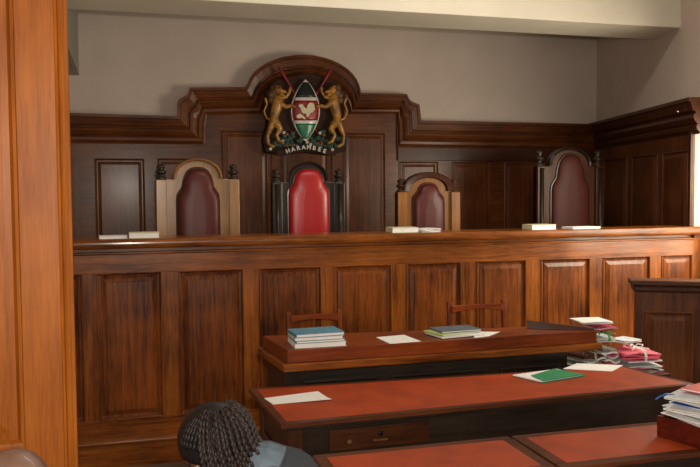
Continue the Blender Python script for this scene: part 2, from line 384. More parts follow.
# ------------------------------------------------------------------ thrones
def throne(pxl, pxr, ytop, yfin, arch, woodk, leath, Y, label, yp=None, nar=.74, crest=1.0, name='judge_chair'):
    """pxl,pxr outer columns at rail height; arch = (half width frac, leather frac, leather top px, shoulder px)"""
    xl = PY(pxl, 200, Y).x; xr = PY(pxr, 200, Y).x; cx = (xl+xr)/2; hw = (xr-xl)/2
    za = PY((pxl+pxr)/2, ytop, Y).z; zs = PY((pxl+pxr)/2, arch[3], Y).z; zl = PY((pxl+pxr)/2, arch[2], Y).z; zf = PY(pxl+5, yfin, Y).z
    zb = .5
    r_ = empty(name, (cx, Y+.25, zb), label, 'chair')
    aw = hw*arch[0]; lwid = hw*arch[1]
    # back frame: outline with arched head
    zsl = arch[4] if len(arch) > 4 else .30            # leather shoulder drop
    pts = [(cx-hw, zb+.30), (cx+hw, zb+.30), (cx+hw, zs), (cx+aw, zs)]
    n = 16
    for k in range(1, n):
        a = math.pi*k/n; pts.append((cx+aw*math.cos(a)*(1-.0), zs+(za-zs)*math.sin(a)**.9))
    pts += [(cx-aw, zs), (cx-hw, zs)]
    mb = MB().prism([(x, Y, z) for x, z in pts], (0, .05, 0)); mb.build('back_frame', woodk+'_z', r_, .006)
    # arch crest moulding
    Ls = []
    for k in range(0, n+1):
        a = math.pi*k/n; c_, s_ = math.cos(a), math.sin(a)**.9
        oo = []
        for f_, d in ((1.06, 0), (1.06, -.025), (1.0, -.034), (.94-.13*(crest-1), -.025), (.91-.15*(crest-1), .0), (.91-.15*(crest-1), .052), (1.06, .052)):
            oo.append(Vector((cx+aw*f_*c_, Y+d, zs+.004+(za-zs)*s_*(1+(f_-1)*1.0)*1.0)))
        Ls.append(oo)
    MB().loops(Ls).build('crest_moulding', ('ebony' if woodk in ('ebony', 'dark') else 'dark' if woodk == 'honey' else woodk)+'_x', r_)
    # posts with finials
    for sgn in (-1, 1):
        px_ = cx+sgn*(hw-.045)
        po = MB().box(px_-.045, px_+.045, Y-.035, Y+.075, zb, zs-.005).build('post', woodk+'_z', r_, .006)
        h = zf-zs
        MB().lathe((px_, Y+.02, zs-.006), [(.045, 0), (.046, .12*h), (.030, .2*h), (.026, .3*h), (.046, .42*h), (.048, .5*h), (.030, .6*h), (.024, .68*h), (.036, .78*h), (.034, .88*h), (.015, .97*h), (.004, h)], 14).build('finial', ('ebony' if woodk != 'honey' else 'dark')+'_z', po)
        if woodk in ('dark', 'ebony'):
            MB().tube([(px_-sgn*.0, Y-.04, zb+.1), (px_, Y-.04, zs-.02)], .022, 10).build('turned_column', 'ebony_z', po)
    # upholstered back pad: lancet shape with shoulders
    zsh = zl-zsl*(1.0)
    half = [(lwid, zb+.42), (lwid, zsh-.02), (lwid*.965, zsh+.03)]
    for k in range(1, 11):
        t = k/10; a = t*math.pi/2
        half.append((lwid*nar*math.cos(a)**.72 if k < 10 else 0, zsh+.07+(zl-zsh-.07)*math.sin(a)**1.05))
    out = [(cx+x, z) for x, z in half]+[(cx-x, z) for x, z in reversed(half[:-1])]
    zc_ = (zb+.42+zl)/2
    Ls = []
    for f_, d in ((1.0, .0), (1.0, -.018), (.965, -.034), (.90, -.047), (.80, -.056), (.6, -.064), (.3, -.068)):
        Ls.append([Vector((cx+(x-cx)*f_, Y+d, zc_+(z-zc_)*(1-(1-f_)*.45))) for x, z in out])
    MB().loops(Ls, smooth=True).build('back_pad', leath, r_)
    # dark inner beading around the pad
    Ls = []
    for x, z in out+[out[0]]:
        Ls.append([Vector((cx+(x-cx)*s_, Y+d, zc_+(z-zc_)*(1+(s_-1)*.5))) for s_, d in ((1.0, 0), (1.0, -.016), (1.05, -.014), (1.07, 0))])
    MB().loops(Ls).build('beading', 'ebony_z' if woodk != 'honey' else 'dark_z', r_)
    # seat, arms, legs (mostly hidden by the bench)
    s = MB().box(cx-hw+.03, cx+hw-.03, Y-.50, Y-.01, zb+.34, zb+.42).build('seat_frame', woodk+'_x', r_, .006)
    Ls = [[Vector((cx+a_*(hw-.05)*k_, Y-.26+b2*.22*k_, zb+z_)) for a_, b2 in ((-1, -1), (1, -1), (1, 1), (-1, 1))] for k_, z_ in ((1, .42), (1.02, .45), (.98, .48), (.85, .50))]
    MB().loops(Ls, smooth=False).build('seat_pad', leath, r_, .01)
    for sgn in (-1, 1):
        xa = cx+sgn*(hw-.04)
        box('arm_rest', woodk+'_y', r_, xa-.035, xa+.035, Y-.48, Y-.035, zb+.66, zb+.70, .01)
        box('arm_post', woodk+'_z', r_, xa-.025, xa+.025, Y-.46, Y-.41, zb+.42, zb+.66, .006)
        box('leg', woodk+'_z', r_, xa-.03, xa+.03, Y-.49, Y-.43, zb, zb+.34, .006)
    return r_
throne(156, 239, 160, 163, (.56, .50, 169, 179, .26), 'oak', 'maroon_leather', 7.05, 'pale brown carved judge\'s chair with maroon back, first from the left behind the bench')
throne(272, 344, 163, 168, (.52, .56, 169, 182, .22), 'ebony', 'red_leather', 7.2, 'black-framed judge\'s chair with bright red leather back below the coat of arms')
throne(397, 459, 173.5, 178, (.78, .50, 184, 191.5, .16), 'honey', 'maroon_leather', 7.15, 'small orange-brown judge\'s chair with a dark round crest and narrow maroon back', nar=.66, crest=2.2)
throne(536, 602, 149, 149, (.60, .56, 155, 166, .34), 'dark', 'dark_maroon_leather', 7.2, 'tall dark judge\'s chair with wide maroon back in the shadowed right corner')

# ------------------------------------------------------------------ coat of arms
YE = W-.15
arms = empty('coat_of_arms', PY(307, 153, YE), 'painted carved coat of arms with two golden lions and a flag shield on the panelling', 'coat of arms')
PX = (PY(308, 100, YE)-PY(307, 100, YE)).length
def relief(name, mat, poly, d0, d1, parent=None, bev=.004, pr=arms):
    MB().prism([PY(x, y, YE-d1) for x, y in poly], (0, d1-d0, 0)).build(name, mat, parent or pr, bev)
def limb(mb, pts, dep, n=8):
    P3 = []; rr = []
    for i in range(len(pts)-1):
        for k in range(4):
            t = k/4; P3.append(PY(pts[i][0]+(pts[i+1][0]-pts[i][0])*t, pts[i][1]+(pts[i+1][1]-pts[i][1])*t, YE-dep)); rr.append((pts[i][2]+(pts[i+1][2]-pts[i][2])*t)*PX)
    P3.append(PY(pts[-1][0], pts[-1][1], YE-dep)); rr.append(pts[-1][2]*PX)
    mb.tube(P3, rr, n)
    for p, r_ in ((P3[0], rr[0]), (P3[-1], rr[-1])): mb.ball(p, r_, 8, 6)
# carved back closing the gap to the panelling; its dark brown paints in shadows
bp = [(266, 152), (263, 140), (268, 122), (264, 104), (266, 90), (276, 80), (292, 76), (306, 73), (322, 76), (338, 82), (346, 94), (345, 110), (342, 124), (347, 138), (346, 151), (330, 155), (306, 152), (284, 155)]
MB().prism([PY(x, y, YE-.005) for x, y in bp], (0, .145, 0)).build('back_plate', 'carved_back', arms, .006)
def halfw(t):   # t 0 top .. 1 bottom
    return 14.3*(math.sin(math.pi*min(1, t*1.0))**.82)*(1.0 if t < .5 else 1.0)
yt_, yb_ = 79.5, 141.5
def lens(y, k=1.0):
    t = (y-yt_)/(yb_-yt_); return halfw(max(0, min(1, t)))*k
def band(name, mat, ya, yb, k, d1, extra=0):
    n = 8; Lp = []; Rp = []
    for i in range(n+1):
        y = ya+(yb-ya)*i/n; w = max(lens(y, k), .05); Lp.append((305.6-w, y-extra*0)); Rp.append((305.6+w, y))
    poly = Lp+list(reversed(Rp))
    # domed: centre closer to the room
    vs = []; fs = []
    mbx = MB(); rows = []
    for (xl_, y), (xr_, _) in zip(Lp, Rp):
        rows.append([PY(xl_+(xr_-xl_)*j/8, y, YE-d1-.035*(1-((j-4)/4)**2)*min(1, (xr_-xl_)/24)) for j in range(9)]+[PY(xr_, y, YE-.03), PY(xl_, y, YE-.03)])
    mbx.loops(rows, smooth=True); return mbx.build(name, mat, SH)
SH = MB().prism([PY(305.6-lens(yt_+(yb_-yt_)*i/24)-.0, yt_+(yb_-yt_)*i/24, YE-.062) for i in range(0, 25)]+[PY(305.6+lens(yt_+(yb_-yt_)*i/24), yt_+(yb_-yt_)*i/24, YE-.062) for i in range(23, 0, -1)], (0, .062, 0)).build('shield', 'flag_white', arms)
band('black_field', 'flag_black', 82.2, 97.3, .91, .066)
band('white_band', 'flag_white', 97.3, 100.4, .96, .070)
band('red_field', 'flag_red', 100.4, 120.4, .93, .066)
band('white_band', 'flag_white', 120.4, 123.6, .96, .070)
band('green_field', 'flag_green', 123.6, 138.8, .90, .066)
cock = [(298.5, 106), (300, 103.5), (302.5, 104), (304, 107), (306.5, 108.5), (307.5, 105), (309.5, 102.5), (312.5, 102.5), (314.5, 105), (315, 109), (313, 112), (310.5, 113), (309.5, 115), (308, 117), (306, 116.5), (306.5, 114), (303.5, 113.5), (301.5, 111.5), (301, 108.5)]
MB().prism([PY(x, y, YE-.118) for x, y in cock], (0, .02, 0)).build('cockerel', 'cream_cover', SH, .003)
relief('axe', 'cream_cover', [(297, 115), (300, 113.5), (303.5, 116), (306, 118.5), (305, 119.5), (301.5, 117.5), (299, 118.5), (296.5, 117.5)], .085, .115, SH, .002)
relief('comb', 'flag_red', [(299, 103.5), (300, 101.8), (301.3, 103), (302.6, 102), (303, 104.2), (300.5, 104.4)], .10, .122, SH, .001)
for s in (1, -1):
    X = (lambda x: x) if s == 1 else (lambda x: 611.4-x)
    sp_ = MB(); limb(sp_, [(X(279), 67, .5), (X(281.5), 71, 1.6), (X(284), 75.5, 1.8), (X(289), 84, 1.2), (X(300), 103, .9), (X(318), 134, .8)], .035, 6)
    sp_.build('spear', 'spear_red', arms)
    ml = MB()
    limb(ml, [(X(278.5), 99, 5.6), (X(276.5), 108, 5.2), (X(274), 117, 4.2), (X(275), 123, 4.6)], .06)       # body
    limb(ml, [(X(277), 124, 4.0), (X(280.5), 129, 2.6), (X(276.5), 135, 1.9), (X(279), 141, 1.6), (X(283), 143, 1.6)], .075)   # near hind leg
    limb(ml, [(X(273), 122, 3.8), (X(270), 130, 2.6), (X(267.5), 136, 1.8), (X(268.5), 144, 1.6), (X(273), 146.5, 1.7)], .06)
    limb(ml, [(X(280), 103, 3.2), (X(286), 107, 2.0), (X(291), 105.5, 1.7), (X(294), 106.5, 1.8)], .085)          # arm to the shield
    limb(ml, [(X(280), 98, 3.0), (X(286), 97, 1.9), (X(289.5), 92, 1.5), (X(290), 88.5, 1.7)], .06)            # arm holding spear
    limb(ml, [(X(272), 121, 1.2), (X(266.5), 118, .9), (X(264), 111, .9), (X(267), 104, .9), (X(265.5), 99, 1.6)], .04, 6)  # tail
    lion = ml.build('lion', 'gold', arms)
    mm = MB()
    for dx, dy, r_, dp in ((0, 0, 6.0, .06), (-4, 3, 4.4, .05), (-4.5, 8, 4.0, .05), (1.5, 7, 4.4, .065), (-2, -4, 3.8, .05), (3, -4, 3.4, .055)):
        p = PY(X(276+dx), 92+dy, YE-dp); mm.ball(p, (r_*PX, .035, r_*PX), 10, 7)
    mm.build('mane', 'gold_dark', lion)
    hh = MB(); p = PY(X(279), 90.5, YE-.10); hh.ball(p, (4.2*PX, .04, 3.9*PX), 10, 8); limb(hh, [(X(281), 91, 2.4), (X(285), 92, 1.7)], .12); limb(hh, [(X(281), 94, 1.5), (X(284), 96, 1.0)], .115)
    hh.ball(PY(X(277), 86.5, YE-.10), 1.3*PX, 8, 6); hh.build('head', 'gold', lion)
mound = MB()
random.seed(3)
for mat, cnt, rng in (('foliage', 60, (273, 339)), ('foliage_blue', 26, (278, 336)), ('foliage_rust', 22, (276, 335))):
    mbx = MB()
    for _ in range(cnt):
        x = random.uniform(*rng); c = abs(x-306)/38; y = random.uniform(131+(7 if abs(x-306) < 12 else 0), 147.5)
        a = random.uniform(0, 6.28); l = random.uniform(1.5, 3.2)
        p = PY(x, y, YE-random.uniform(.02, .05)); q_ = PY(x+l*math.cos(a), y+l*math.sin(a), YE-.055)
        mbx.tube([p, (p+q_)/2, q_], [.006, .018, .004], 6); mbx.ball(p, (.022, .02, .02), 7, 5)
    mbx.build('leaves', mat, arms)
for x, y in ((284, 132.5), (282.6, 141.3), (320, 133), (307, 142.2), (310.5, 144.5), (332.5, 149.6), (270.5, 149)):
    f_ = MB(); c = PY(x, y, YE-.075)
    for k in range(6): f_.ball(c+Vector((.010*math.cos(k*1.047), 0, .010*math.sin(k*1.047))), .008, 7, 5)
    f_.build('flower', 'flag_white', arms)
# ribbon and its lettering
def arc(t): return 286+(326.5-286)*t, 153.6-4.6*math.sin(math.pi*t)
rb = MB(); Ls = []
for k in range(-3, 16):
    t = k/12; x, y = arc(max(0, min(1, t))); x += (t-max(0, min(1, t)))*38; y += 1.2*abs(t-max(0, min(1, t)))*12*.3
    Ls.append([PY(x, y-4.2, YE-.07), PY(x, y+1.0, YE-.07), PY(x, y+1.0, YE-.0), PY(x, y-4.2, YE-.0)])
rib = rb.loops(Ls).build('ribbon', 'carved_back', arms, .003)
word = 'HARAMBEE'
tv = MB()
dg = None
for i, chx in enumerate(word):
    cu = bpy.data.curves.new('letter', 'FONT'); cu.body = chx; cu.size = 5.6*PX; cu.extrude = .004; cu.offset = .0018; cu.align_x = 'CENTER'
    to = bpy.data.objects.new('letter', cu); col.objects.link(to)
    dg = bpy.context.evaluated_depsgraph_get(); me = to.evaluated_get(dg).to_mesh()
    t = (i+.5)/8; x, y = arc(t); x2, y2 = arc(t+.01); x0_, y0_ = arc(t-.01)
    ang = -math.atan2(y2-y0_, x2-x0_)
    base = PY(x, y+.1, YE-.078)
    vs = []
    for v in me.vertices:
        a = v.co.x*math.cos(ang)-v.co.y*math.sin(ang); c = v.co.x*math.sin(ang)+v.co.y*math.cos(ang)
        vs.append(base+Vector((a, -v.co.z, c)))
    tv.add(vs, [tuple(p_.vertices) for p_ in me.polygons])
    to.evaluated_get(dg).to_mesh_clear(); bpy.data.objects.remove(to); bpy.data.curves.remove(cu)
tv.build('lettering', 'flag_white', rib)

def warp(root, r_, c):
    """fit the plan of a piece of furniture (x0,x1,y0,y1) to its four measured corners FL, FR, BR, BL"""
    x0, x1, y0, y1 = r_; o = org[root.name]
    def go(ob):
        if ob.type == 'MESH':
            for v in ob.data.vertices:
                s_ = (v.co.x+o.x-x0)/(x1-x0); t = (v.co.y+o.y-y0)/(y1-y0)
                for k in (0, 1):
                    v.co[k] = (c[0][k]*(1-s_)+c[1][k]*s_)*(1-t)+(c[3][k]*(1-s_)+c[2][k]*s_)*t-o[k]
        for ch in ob.children: go(ch)
    bpy.context.view_layer.update()
    go(root)

# ------------------------------------------------------------------ clerk's desk (upper)
zd = .957
dk = empty('clerk_desk', (1.78, 4.4, FZ), 'raised wooden clerk\'s desk with thick moulded edge, standing before the judges\' bench', 'desk')
dx0, dx1, dy0, dy1 = .825, 2.745, 4.205, 4.60
MB().box(dx0, dx1, dy0, dy1, zd-.072, zd).build('desk_top', 'desk_x', dk, .004)
MB().box(dx0-.03, dx1+.03, dy0-.025, dy1+.02, zd-.115, zd-.072).build('edge_moulding', 'bench_x', dk, .008)
MB().prism([(dx0+.02, dy0+.10, FZ), (2.59, dy0+.10, FZ), (2.59, dy1-.02, FZ), (dx0+.02, dy1-.02, FZ)], (0, 0, zd-.115-FZ)).build('pedestal', 'ebony_x', dk, .004)  # near-black colour mostly paints the shadow below the desk top
for a, b_ in ((dx0+.12, 1.38), (1.46, 2.06), (2.14, 2.54)):
    framed(MB(), (0, dy0+.10, 0), (1, 0, 0), (0, -1, 0), a, b_, .1, zd-.2, RAISED).build('panel', 'ebony_x', dk)  # panels keep the pedestal's painted shadow colour
# slanting guard board on the right end
warp(dk, (dx0, dx1, dy0, dy1), ((.826, 4.20), (2.735, 4.222), (2.70, 4.45), (.775, 4.68)))
ga = Vector((2.37, 4.42, zd)); gb = Vector((2.725, 4.235, zd)); gd = (gb-ga).normalized(); gn = Vector((-gd.y, gd.x, 0))
MB().prism([ga, gb, gb+Vector((0, 0, .012)), ga+Vector((0, 0, .050))], gn*.022).build('guard_board', 'dark_x', dk, .002)

# ------------------------------------------------------------------ leather-topped tables
def table(name, x0, x1, y0, y1, z, label, drawers, bw=.045, legs=True):
    t = empty(name, ((x0+x1)/2, (y0+y1)/2, FZ), label, 'table')
    mb = MB()
    for a in ((x0, x1, y0, y0+bw), (x0, x1, y1-bw, y1)): mb.box(a[0], a[1], a[2], a[3], z-.02, z)
    for a in ((x0, x0+bw), (x1-bw, x1)): mb.box(a[0], a[1], y0+bw, y1-bw, z-.02, z)
    mb.box(x0+bw, x1-bw, y0+bw, y1-bw, z-.02, z-.004)
    mb.build('table_top', 'edge_x', t, .004)
    MB().box(x0+bw, x1-bw, y0+bw, y1-bw, z-.006, z+.0005).build('leather_inset', 'leather_top', t)
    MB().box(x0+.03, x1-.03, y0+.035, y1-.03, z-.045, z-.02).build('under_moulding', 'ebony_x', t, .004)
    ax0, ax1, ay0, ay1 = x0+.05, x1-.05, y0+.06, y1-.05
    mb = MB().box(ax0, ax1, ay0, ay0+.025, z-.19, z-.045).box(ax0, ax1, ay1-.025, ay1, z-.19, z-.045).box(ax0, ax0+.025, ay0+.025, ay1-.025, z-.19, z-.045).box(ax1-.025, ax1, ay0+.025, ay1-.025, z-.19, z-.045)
    mb.build('apron', 'ebony_x', t, .003)  # apron coloured near-black for the shadow under the table
    for a, b_ in drawers:
        d = MB().box(a, b_, ay0-.014, ay0+.002, z-.165, z-.065).build('drawer', 'dark_x', t, .004)
        m_ = (a+b_)/2
        MB().lathe((m_, ay0-.014, z-.10), [(.012, 0), (.012, .003), (.002, .003)], 12, (0, -1, 0)).build('keyhole', 'iron', d)
        MB().box(m_-.035, m_+.035, ay0-.020, ay0-.014, z-.135, z-.125).build('brass_plate', 'gold_dark', d, .002)
        for k in (.18,):
            MB().lathe((a+(b_-a)*k, ay0-.014, z-.12), [(.006, 0), (.006, .01), (.014, .016), (.014, .024), (.004, .028)], 12, (0, -1, 0)).build('knob', 'gold_dark', d)
    for lx in (ax0-.005, ax1-.065):
        for ly in (ay0-.006, ay1-.064):
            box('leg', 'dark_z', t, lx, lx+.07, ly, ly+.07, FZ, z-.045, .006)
    return t
t2 = table('counsel_table', .625, 2.84, 3.45, 4.085, .78, 'long table with red leather top, between the clerk\'s desk and the nearest tables', ((.86, 1.35),), bw=.036)
t2b = table('press_table', .685, 1.523, 2.59, 3.0, .78, 'red leather-topped table at the bottom, left of the dark joint', ())
t2c = table('press_table', 1.538, 2.55, 2.59, 3.0, .78, 'red leather-topped table at the bottom right holding the mahogany tray', ())
# extra: pedestal side panels of the long table
for x0_, x1_ in ((.68, .90), (1.36, 1.42), (2.56, 2.78)):
    pass
def pedestal(xa, xb):
    b0 = MB().box(xa, xb, 3.53, 4.0, FZ, .59).build('pedestal', 'ebony_z', t2, .004)  # under-table shadow put into the near-black pedestal colour
    framed(MB(), (0, 3.53, 0), (1, 0, 0), (0, -1, 0), xa+.03, xb-.03, .05, .56, RAISED).build('panel', 'dark_z', b0)
pedestal(.76, 1.33); pedestal(2.1, 2.72)
warp(t2, (.625, 2.84, 3.45, 4.085), ((.645, 3.440), (2.885, 3.525), (2.785, 4.03), (.606, 4.145)))

# ------------------------------------------------------------------ witness box
c1 = PZ(631, 280.5, 1.155)
wb = empty('witness_stand', (c1.x, c1.y, FZ), 'dark panelled wooden witness stand with a thick capped top at the right edge', 'witness stand')
wu = Vector((math.cos(R(-29)), math.sin(R(-29)), 0)); wv = Vector((-wu.y, wu.x, 0)); wc0 = Vector((c1.x, c1.y, 0))
def wbx(mbx, u0, u1, v0, v1, z0, z1): return mbx.obox(wc0+wu*u0+wv*v0+Vector((0, 0, z0)), wu*(u1-u0), wv*(v1-v0), Vector((0, 0, z1-z0)))
wbx(MB(), .04, .86, .04, .17, FZ, 1.07).build('panelled_wall', 'wall_z', wb, .004)
wbx(MB(), 0, .90, 0, .21, 1.118, 1.155).build('cap', 'dark_x', wb, .008)
wbx(MB(), .02, .88, .02, .19, 1.07, 1.118).build('cap_moulding', 'dark_x', wb, .014)
for a, b_ in ((.10, .43), (.49, .82)):
    framed(MB(), wc0+wv*.04, wu, -wv, a, b_, .15, .93, RAISED).build('panel', 'wall_z', wb)

# ------------------------------------------------------------------ plain wooden chairs before the bench
def side_chair(pxl, pxr, ytop, label, Y=5.62):
    a = PY(pxl, ytop, Y); b_ = PY(pxr, ytop, Y); xl, xr = a.x, b_.x; zt_ = (a.z+b_.z)/2; cx = (xl+xr)/2
    c = empty('wooden_chair', (cx, Y-.2, FZ), label, 'chair', 'clerks\' chairs behind the raised desk')
    zs = FZ+.45
    for x in (xl, xr-.032):
        MB().obox((x, Y-.045, zs+.02), (.032, 0, 0), (0, .03, 0), (0, .045, zt_-zs)).build('back_post', 'desk_z', c, .005)
        MB().box(x, x+.032, Y-.045, Y-.015, FZ, zs+.02).build('leg', 'desk_z', c, .004)
        MB().box(x, x+.032, Y-.43, Y-.40, FZ, zs-.03).build('leg', 'desk_z', c, .004)
    # top rail, slightly arched underside, and lower slat
    n = 10; top = []; bt = []
    for k in range(n+1):
        t = k/n; x = xl+.03+(xr-xl-.06)*t; top.append((x, Y-.012, zt_-.008+.004*math.sin(math.pi*t))); bt.append((x, Y-.012, zt_-.062+.022*math.sin(math.pi*t)))
    MB().prism(top+bt[::-1], (0, .022, 0)).build('top_rail', 'desk_x', c, .004)
    MB().box(xl+.03, xr-.03, Y-.030, Y-.012, zs+.17, zs+.21).build('back_slat', 'desk_x', c, .003)
    MB().box(xl-.01, xr+.01, Y-.44, Y-.02, zs-.03, zs).build('seat', 'desk_y', c, .01)
    for x in (xl+.005, xr-.027): MB().box(x, x+.022, Y-.40, Y-.045, FZ+.2, FZ+.23).build('stretcher', 'desk_y', c, .003)
    return c
side_chair(286.5, 342, 313.5, 'plain wooden chair whose top rail shows just behind the blue book stack')
side_chair(448, 506, 303.5, 'plain wooden chair whose top rail shows behind the slate folder and loose sheet')

# ------------------------------------------------------------------ papers and books
def quad(pts, z, th, name, mat, label=None, cat=None, group=None, parent=None, bev=0, curl=0):
    """sheet or book from four photo corners on a level surface"""
    q = [PZ(x, y, z) for x, y in pts]
    if curl:
        a, b_, c, d = q; n = 8; rows = []
        for k in range(n+1):
            t = k/n; l = a+(d-a)*t; r_ = b_+(c-b_)*t; h = curl*max(0, (t-.55)/.45)**2
            rows.append([l+Vector((0, 0, 0)), r_+Vector((0, 0, h)), r_+Vector((0, 0, h+th)), l+Vector((0, 0, th))])
        mb = MB().loops(rows)
    else: mb = MB().prism(q, (0, 0, th))
    o = mb.build(name, mat, parent, bev)
    return tag(o, label, cat, group) if parent is None else o
def book(name, cx, cy, z, w, d, t, rot, cover, label, cat='book', group=None, page='paper', soft=False):
    """closed book or folder: two cover boards, spine and page block"""
    e = empty(name, (cx, cy, z), label, cat, group)
    ca, sa = math.cos(R(rot)), math.sin(R(rot))
    U = Vector((ca, sa, 0)); V = Vector((-sa, ca, 0)); O = Vector((cx, cy, z))
    ct = min(.003, t*.2)
    def b3(u0, u1, v0, v1, z0, z1, nm, mt, bv=.0008):
        return MB().obox(O+U*u0+V*v0+Vector((0, 0, z0)), U*(u1-u0), V*(v1-v0), Vector((0, 0, z1-z0))).build(nm, mt, e, bv)
    b3(-w/2, w/2, -d/2, d/2, 0, ct, 'cover', cover); b3(-w/2, w/2, -d/2, d/2, t-ct, t, 'cover', cover)
    b3(-w/2, -w/2+.004, -d/2, d/2, ct, t-ct, 'spine', cover)
    b3(-w/2+.004, w/2-.004, -d/2+.003, d/2-.004, ct, t-ct, 'pages', page, 0)
    return e
def ragged(name, cx, cy, z, w, d, t, rot, mats, label, cat, n=9, seed=1, jit=.03, group=None, tie=None):
    """bundle of loose papers: each layer a slightly turned, slightly bent sheet pack"""
    e = empty(name, (cx, cy, z), label, cat, group); rnd = random.Random(seed)
    by = {}
    zz = z
    for k in range(n):
        h = t/n; a = R(rot+rnd.uniform(-9, 9)); U = Vector((math.cos(a), math.sin(a), 0)); V = Vector((-math.sin(a), math.cos(a), 0))
        O = Vector((cx+rnd.uniform(-jit, jit), cy+rnd.uniform(-jit, jit)*.7, zz)); rows = []
        wv = rnd.uniform(.2, .9)*h; ph = rnd.uniform(0, 6)
        for i in range(9):
            u = -w/2+w*i/8; o_ = wv*math.sin(ph+i*.7)*(1 if k else 0)+wv
            if k == 0: o_ = 0
            rows.append([O+U*u-V*d/2+Vector((0, 0, o_)), O+U*u+V*d/2+Vector((0, 0, o_*.6)), O+U*u+V*d/2+Vector((0, 0, o_*.6+h*.8)), O+U*u-V*d/2+Vector((0, 0, o_+h*.8))])
        m_ = mats[k % len(mats)]; by.setdefault(m_, MB()).loops(rows, smooth=False); zz += h
    for m_, mb in by.items(): mb.build('paper_layers' if 'cover' not in m_ else 'folder_covers', m_, e)
    if tie:
        U = Vector((math.cos(R(rot+8)), math.sin(R(rot+8)), 0)); V = Vector((-U.y, U.x, 0)); O = Vector((cx, cy, z))
        hw, hd, th_ = w/2+jit, d/2+jit, t+.022
        mb = MB()
        prof_ = [O-V*(hd)+Vector((0, 0, .004)), O-V*(hd+.004)+Vector((0, 0, th_*.5)), O-V*hd*.9+Vector((0, 0, th_)), O+Vector((0, 0, th_+.004)), O+V*hd*.9+Vector((0, 0, th_)), O+V*(hd+.004)+Vector((0, 0, th_*.5)), O+V*hd+Vector((0, 0, .004))]
        mb.loops([[p_-U*.009, p_+U*.009, p_+U*.009+Vector((0, 0, .003)), p_-U*.009+Vector((0, 0, .003))] for p_ in prof_])
        top = O+Vector((0, 0, th_+.006))
        for s_ in (-1, 1):
            mb.tube([top, top+U*.02*s_+Vector((0, 0, .016)), top+U*.045*s_+V*-.02+Vector((0, 0, .012)), top+U*.03*s_-V*.03, top], .004, 6)
            mb.tube([top, top+U*.03*s_-V*.04+Vector((0, 0, .0)), top+U*.06*s_-V*.07+Vector((0, 0, -.006))], .004, 6)
        mb.build('tie_ribbon', tie, e)
    return e
# on the judges' bench
zbt = zt+.0008
def on_bench(px0, px1, yc, d=.16, Yo=B+.10):
    a = PY(px0, 235, Yo); b_ = PY(px1, 235, Yo); return (a.x+b_.x)/2, Yo, b_.x-a.x
x, y, w = on_bench(129, 159, 0); book('minute_book', x, y, zbt, w, .17, .040, 0, 'cream_cover', 'cream covered book on the bench in front of the leftmost judge\'s chair', group=None)
x, y, w = on_bench(99, 127, 0); book('notebook', x, y, zbt, w, .15, .020, 4, 'paper', 'thin white notebook lying left of a cream book on the bench, far left')
x, y, w = on_bench(389, 415, 0); book('minute_book', x, y, zbt, w, .17, .040, 0, 'cream_cover', 'cream covered book on the bench before the small orange-brown chair')
x, y, w = on_bench(417, 438, 0); ragged('paper_pile', x, y, zbt, w*.9, .15, .026, 8, ['paper'], 'small loose pile of white papers before the small orange-brown chair', 'papers', 4, 3, .004)
x, y, w = on_bench(527, 551, 0); book('minute_book', x, y, zbt, w, .17, .042, 0, 'cream_cover', 'cream covered book on the bench, just left of the tall dark corner chair')
x, y, w = on_bench(566, 596, 0); book('notebook', x, y, zbt, w, .15, .016, 7, 'paper', 'thin white open notebook on the bench before the tall dark corner chair')
# on the clerk's desk
def dz(k): return zd+.0008+k
def cpos(x0, x1, y, z): a = PZ(x0, y, z); b_ = PZ(x1, y, z); return (a.x+b_.x)/2, a.y, b_.x-a.x
bxs = [('paper_pad', 'paper', .024, 0, 287, 341, 'thick white pad at the bottom of the book stack on the raised desk'),
       ('book', 'teal_cover', .013, 2, 288, 340, 'thin teal covered book just above the white pad in the desk stack'),
       ('book', 'paper_grey', .018, 1, 287, 338, 'pale grey book second from the top of the desk stack'),
       ('book', 'blue_cover', .019, 4, 287, 339, 'blue covered book on top of the stack on the raised desk')]
zz = .0
for nm, cv, t_, rt_, a, b_, lb in bxs:
    x0 = PZ(a, 348, zd); x1_ = PZ(b_, 346, zd); w = (x1_-x0).length
    book(nm, (x0.x+x1_.x)/2+.035, 4.335, dz(zz), w-.01, .22 if nm == 'paper_pad' else .20, t_, rt_-1, cv, lb, 'pad' if nm == 'paper_pad' else 'book'); zz += t_+.0006
quad([(376, 337.5), (404, 335), (421, 341.5), (390, 344)], dz(0), .002, 'paper_sheet', 'paper', 'lone white sheet of paper between the book stack and the slate folder', 'paper')
x0 = PZ(462, 338, zd)
quad([(474, 332), (500, 332), (488, 336.5), (474, 338)], dz(0), .002, 'paper_sheet', 'paper', 'white sheet sticking out right of the slate folder on the raised desk', 'paper')
book('folder', 1.87, 4.36, dz(.003), .30, .20, .012, 8, 'paper', 'white folder at the bottom, under the lime edged folder', 'folder')
book('folder', 1.85, 4.365, dz(.016), .28, .19, .009, 16, 'lime_cover', 'lime green edged folder in the middle of the small folder pile', 'folder')
book('folder', 1.875, 4.375, dz(.026), .26, .17, .010, 4, 'slate_cover', 'dark slate blue folder on top of the small folder pile', 'folder')
